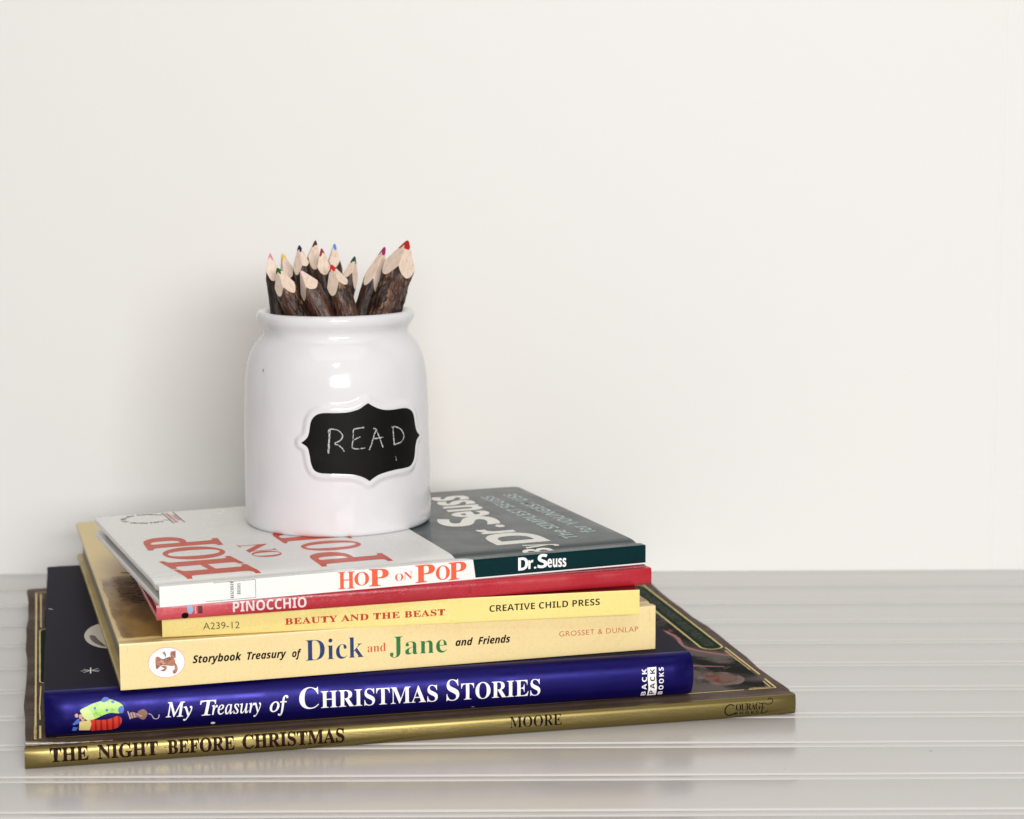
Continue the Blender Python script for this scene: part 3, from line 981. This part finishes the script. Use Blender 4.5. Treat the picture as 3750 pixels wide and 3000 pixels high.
NT = 600
ths = np.linspace(-math.pi, math.pi, NT, endpoint=False)
i_out = [i for i, (r_, z_) in enumerate(fine) if r_ > 0.1]
TH, IR = np.meshgrid(ths, np.arange(len(fine)))
RR = fine[:, 0][IR]
ZZ = fine[:, 1][IR]
top_i = int(np.argmax(fine[:, 1]))
outer_mask = (IR < top_i) & (RR > 36)
wv_ = wobble(TH, ZZ) * np.clip(ZZ / 12, 0, 1)
RR = RR + np.where(outer_mask, wv_, 0)
zone = outer_mask & (TH > R(-28)) & (TH < R(75)) & (ZZ > 20) & (ZZ < 74) & (RR > 43)
em = np.zeros_like(RR)
em[zone] = emboss(TH[zone], ZZ[zone])
RR = RR + em
X = RR * np.sin(TH)
Y = -RR * np.cos(TH)
verts = np.stack([X, Y, ZZ], -1).reshape(-1, 3)
F = []
for i in range(len(fine) - 1):
    if fine[i][0] < 0.1 and fine[i + 1][0] < 0.1:
        continue
    for j in range(NT):
        a = i * NT + j
        b = i * NT + (j + 1) % NT
        F.append((a, b, b + NT, a + NT))
glaze = Mat('white ceramic glaze', (219, 217, 219), 0.10, 0, 0.5)
glaze.mix(glaze.rng(glaze.noise(30, 4), 0.35, 0.7), (213, 211, 214), 0.6)
glaze.bump(glaze.noise(42, 3), 0.16, 0.0014)
glaze.bump(glaze.noise(500, 3), 0.03, 0.0003)
glaze.b.inputs['Coat Weight'].default_value = 0.0
glaze = glaze.done()
me = bpy.data.meshes.new('jar_body')
me.from_pydata((verts * MM).tolist(), [], F)
bm = bmesh.new()
bm.from_mesh(me)
bmesh.ops.remove_doubles(bm, verts=bm.verts, dist=1e-6)
bmesh.ops.recalc_face_normals(bm, faces=bm.faces)
bm.to_mesh(me)
bm.free()
link('jar_body', me, glaze, jar, True, None)


def on_jar(th, z, lift):
    r0 = float(np.interp(z, fine[:top_i, 1][8:], fine[:top_i, 0][8:]))
    t_ = np.array([th])
    z_ = np.array([z])
    r_ = r0 + float(wobble(t_, z_)[0]) * min(1, z / 12) + float(emboss(t_, z_)[0]) + lift
    return (r_ * math.sin(th), -r_ * math.cos(th), z)


black = Mat('black chalkboard label', (11, 10, 10), 0.6, 0, 0.15)
black.mix(black.rng(black.noise(90, 5), 0.5, 0.75), (22, 22, 21), 0.6)
black.bump(black.noise(900, 3), 0.12, 0.0002)
lo_, hi_ = labs.min(0), labs.max(0)
lay('chalk_label', [tuple(p) for p in labs], [tuple(range(len(labs)))], lambda u, v: on_jar(u / JR, v, 0.22), black.done(), jar,
    cuts_v=np.arange(lo_[1] + 1, hi_[1], 1.3), cuts_u=np.arange(lo_[0] + 1, hi_[0], 1.3))
ST = [[(0.85, 53.64), (0.5, 49.6), (-0.09, 42.26)], [(0.3, 53.4), (0.1, 49.0), (-0.5, 42.4)],
      [(-0.22, 52.54), (0.42, 53.86), (2.6, 54.14), (5.38, 53.59), (7.61, 51.71), (7.93, 50.24), (6.41, 48.43), (3.33, 47.16), (5.49, 46.25), (7.64, 44.74), (8.92, 43.09)],
      [(20.71, 54.49), (17.54, 54.19), (14.41, 53.58), (14.06, 49.33), (13.46, 45.67), (14.23, 44.54), (17.35, 44.05), (20.98, 44.46)], [(14.58, 48.72), (18.18, 50.05)],
      [(28.17, 53.04), (26.68, 50.19), (25.19, 46.59), (23.54, 43.29)], [(26.27, 53.67), (28.17, 53.04), (30.03, 48.86), (32.22, 43.9)], [(26.18, 48.59), (32.51, 48.91)],
      [(39.39, 53.55), (39.63, 49.23), (39.98, 44.52)], [(38.42, 53.63), (41.6, 53.36), (45.04, 51.87), (47.18, 49.66), (47.51, 47.76), (46.12, 46.03), (43.15, 45.05), (39.76, 44.62)],
      [(40.6, 38.6), (41.2, 37.6), (41.0, 36.6)]]
lay('glaze_speck', ellipse(R(-47) * JR, 81.0, 0.35, 0.75, 10, 0, 0.2), [tuple(range(10))], lambda u, v: on_jar(u / JR, v, 0.25), ink('grey speck', (110, 102, 100)), jar)
chalk = Mat('white chalk', (186, 186, 184), 0.9)
tr = chalk.n('ShaderNodeBsdfTransparent')
mx = chalk.n('ShaderNodeMixShader')
out = [n_ for n_ in chalk.nt.nodes if n_.type == 'OUTPUT_MATERIAL'][0]
chalk.l(chalk.rng(chalk.noise(1500, 3, 0.7), 0.40, 0.50), mx.inputs[0])
chalk.l(tr.outputs[0], mx.inputs[1])
chalk.l(chalk.b.outputs[0], mx.inputs[2])
chalk.l(mx.outputs[0], out.inputs['Surface'])
chalk = chalk.done()
lines = [([(R(a) * JR, z) for a, z in crom(s_, False, 4)], 0.54 if i != 10 else 0.3) for i, s_ in enumerate(ST)]
V, F = strokes(lines, 0.6, 0.10, 5, 0.5)
lay('chalk_lettering', V, F, lambda u, v: on_jar(u / JR, v, 0.32), chalk, jar)

# ------------------------------------------------------------------ twig pencils
wood = Mat('pale cut wood', (224, 203, 186), 0.6)
wood.mix(wood.rng(wood.noise(260, 4, 0.6, (3, 3, 0.12)), 0.42, 0.68), (206, 178, 150), 0.6)
wood.mix(wood.rng(wood.noise(900, 3, 0.6, (1, 1, 0.1)), 0.6, 0.7), (170, 136, 108), 0.5)
wood.bump(wood.noise(800, 3, 0.6, (1, 1, 0.15)), 0.3, 0.0002)
wood = wood.done()


def bark_mat(name, c0, c1, c2, bump, rough):
    m = Mat(name, c0, rough)
    n1 = m.noise(330, 6, 0.65, (1, 1, 0.28), 0.8)
    m.mix(m.rng(n1, 0.46, 0.58), c1, 0.95)
    m.mix(m.rng(m.noise(520, 5, 0.7, (1, 1, 0.35)), 0.54, 0.64), c2, 0.85)
    m.bump(n1, bump, 0.0012)
    m.bump(m.noise(1500, 4, 0.6, (1, 1, 0.4)), 0.3, 0.0003)
    return m.done()


bark_rough = bark_mat('rough bark', (34, 16, 8), (80, 46, 28), (152, 112, 82), 1.0, 0.34)
bark_mid = bark_mat('dark bark', (50, 27, 18), (78, 46, 32), (124, 88, 68), 0.6, 0.36)
bark_smooth = bark_mat('smooth dark bark', (30, 16, 10), (52, 30, 19), (84, 54, 36), 0.5, 0.45)

PENCILS = [
    # name colour, tip, rim point, cone, radius, facets, bark, rgb, label
    ('pink', (-31.6, -6.4, 137.1), (-28.0, -5.5, 105.7), 12.5, 3.9, 4, 5, bark_smooth, (206, 120, 146), 'slim twig pencil with a pink tip, leftmost in the jar'),
    ('yellow', (-28.3, 19.6, 135.1), (-21.4, 14.6, 109.0), 13.5, 4.2, 4, 20, bark_smooth, (226, 186, 62), 'twig pencil with a yellow tip, behind the pink-tipped one'),
    ('green', (-26.3, -22.4, 130.9), (-16.9, -21.4, 106.4), 11.5, 5.1, 4, 38, bark_rough, (20, 96, 40), 'shiny dark twig pencil with a green tip at the front left of the jar'),
    ('navy', (-17.5, -0.4, 140.7), (-13.6, -0.4, 105.1), 12.0, 4.4, 5, 30, bark_smooth, (28, 34, 78), 'twig pencil with a navy blue tip, left of the dark brown tip'),
    ('brown', (-11.2, 19.6, 141.9), (-14.6, 15.0, 108.8), 13.0, 4.5, 4, 12, bark_smooth, (78, 22, 26), 'twig pencil with a dark brown tip standing tallest at the back'),
    ('white', (-15.0, -19.6, 129.2), (-2.9, -23.4, 105.9), 13.0, 5.6, 4, 36, bark_mid, (232, 205, 206), 'leaning twig pencil with a pale whitish tip and long bare wood at the front centre'),
    ('crimson', (-6.3, -0.4, 139.0), (-2.9, -3.4, 105.2), 13.5, 4.7, 4, 2, bark_smooth, (142, 20, 32), 'twig pencil with a crimson tip between the dark brown and light blue tips'),
    ('blue', (-1.8, 23.6, 139.9), (-1.8, 15.6, 108.7), 13.5, 4.2, 4, 10, bark_smooth, (70, 136, 210), 'twig pencil with a light blue tip at the back'),
    ('red', (0.4, -22.4, 132.4), (8.6, -24.0, 105.8), 13.0, 5.4, 4, -38, bark_rough, (204, 34, 30), 'shorter twig pencil with a bright red tip at the front, right of centre'),
    ('darkgreen', (9.3, 13.6, 134.0), (3.0, 9.6, 106.6), 13.5, 4.2, 4, -30, bark_smooth, (12, 78, 48), 'twig pencil with a dark green tip, left of the magenta-tipped one'),
    ('magenta', (25.1, 7.6, 139.1), (13.2, 5.6, 104.6), 23.0, 5.0, 4, 42, bark_smooth, (150, 30, 110), 'twig pencil with a magenta tip and a long bare cone leaning right'),
    ('scarlet', (37.4, -4.4, 143.1), (25.4, -6.0, 106.5), 17.5, 7.9, 4, 40, bark_rough, (178, 30, 22), 'thickest twig pencil with craggy bark and a scarlet tip, rightmost in the jar'),
]


def pencil(i, spec):
    nm, T_, M_, cone, rad, K, turn, bark, rgb, label = spec
    rnd = random.Random(50 + i)
    T_, M_ = Vector(T_), Vector(M_)
    d = (M_ - T_).normalized()
    # run down into the jar until the floor or the inner wall
    Lp = 20.0
    while Lp < 135:
        q = T_ + d * Lp
        if q.z < 8 + rad * 0.6 or math.hypot(q.x, q.y) > 41.5 - rad and q.z < 90:
            break
        Lp += 1.0
    root = empty('twig_pencil', ((JX + T_.x + d.x * Lp) * MM, (JY + T_.y + d.y * Lp) * MM, (JZ + T_.z + d.z * Lp) * MM), label=label, cat='pencil', group='twig coloured pencils in the jar')
    root.rotation_mode = 'QUATERNION'
    root.rotation_quaternion = (-d).to_track_quat('Z', 'Y')
    nt = 72
    dl = root.rotation_quaternion.inverted() @ Vector((0.0, -1.0, 0.0))
    ph = math.atan2(dl.y, dl.x) + R(turn)
    fac = []
    for k in range(K):
        fac.append((ph + 2 * math.pi * k / K + rnd.uniform(-0.12, 0.12), rnd.uniform(0.74, 1.06)))
    ta = rad / cone

    def rcut(th, s_):
        best = 1e9
        for (tk, sl) in fac:
            c = math.cos(th - tk)
            if c > 0.12:
                best = min(best, (0.35 + s_ * ta * sl) / c)
        # soften the ridges
        return min(best, (0.35 + s_ * ta) * 1.5)

    rough = 0.10 if bark is bark_rough else 0.045

    def rbark(th, s_, fade=0.0):
        p = Vector((math.cos(th) * 1.6, math.sin(th) * 1.6, s_ * 0.05 + i * 7))
        a = noise.noise(p) * rough * 1.2
        p2 = Vector((math.cos(th) * 5.0, math.sin(th) * 5.0, s_ * 0.16 + i * 3))
        b = abs(noise.noise(p2)) * rough * 1.8
        p3 = Vector((math.cos(th) * 11.0, math.sin(th) * 11.0, s_ * 0.45 + i * 3))
        return rad * (1 + fade * (a - b + noise.noise(p3) * rough * 0.6))

    def edge(th):
        lo, hi = 0.5, cone * 2.2
        for _ in range(26):
            m = (lo + hi) / 2
            if rcut(th, m) < rbark(th, m):
                lo = m
            else:
                hi = m
        return lo
    thl = [2 * math.pi * j / nt for j in range(nt)]
    eb = [edge(t) + 0.30 * noise.noise(Vector((math.cos(t) * 5, math.sin(t) * 5, i))) for t in thl]

    def P_(th, r_, s_):
        return (r_ * math.cos(th), r_ * math.sin(th), Lp - s_)
    lead_len = cone * (0.23 if cone < 20 else 0.17)
    le = [lead_len * (1 + 0.22 * math.sin(3 * t + ph) + 0.12 * math.sin(5 * t)) for t in thl]
    # lead
    V, F = [], []
    n1 = 10
    for a in range(n1 + 1):
        f = a / n1
        for j, t in enumerate(thl):
            s_ = le[j] * f
            r_ = rcut(t, s_)
            k_ = min(1.0, s_ / 1.1)
            r_ *= math.sqrt(max(0.0, 1 - (1 - k_) ** 2))
            V.append(P_(t, max(r_, 0.001), s_))
    for a in range(n1):
        for j in range(nt):
            p, q = a * nt + j, a * nt + (j + 1) % nt
            F.append((p, q, q + nt, p + nt))
    obj('pencil_lead', V, F, ink('%s lead' % nm, rgb, 0.45, 0.25), root, True, None)
    V, F = [], []
    n2 = 22
    for a in range(n2 + 1):
        f = a / n2
        for j, t in enumerate(thl):
            s_ = le[j] + (eb[j] - le[j]) * f
            V.append(P_(t, rcut(t, s_) + 0.01, s_))
    for a in range(n2):
        for j in range(nt):
            p, q = a * nt + j, a * nt + (j + 1) % nt
            F.append((p, q, q + nt, p + nt))
    obj('carved_wood', V, F, wood, root, True, 24)
    V, F = [], []
    n3 = 90
    for a in range(n3 + 1):
        f = (a / n3) ** 1.25
        for j, t in enumerate(thl):
            s_ = eb[j] + (Lp - eb[j]) * f
            r_ = rbark(t, s_, min(1.0, (s_ - eb[j]) / 3.0))
            if a == 0:
                r_ = min(r_, rcut(t, s_))
            V.append(P_(t, r_, s_))
    for a in range(n3):
        for j in range(nt):
            p, q = a * nt + j, a * nt + (j + 1) % nt
            F.append((p, q, q + nt, p + nt))
    F.append(tuple(range(n3 * nt, n3 * nt + nt)))
    obj('bark_barrel', V, F, bark, root, True, None)


for i, sp in enumerate(PENCILS):
    pencil(i, sp)
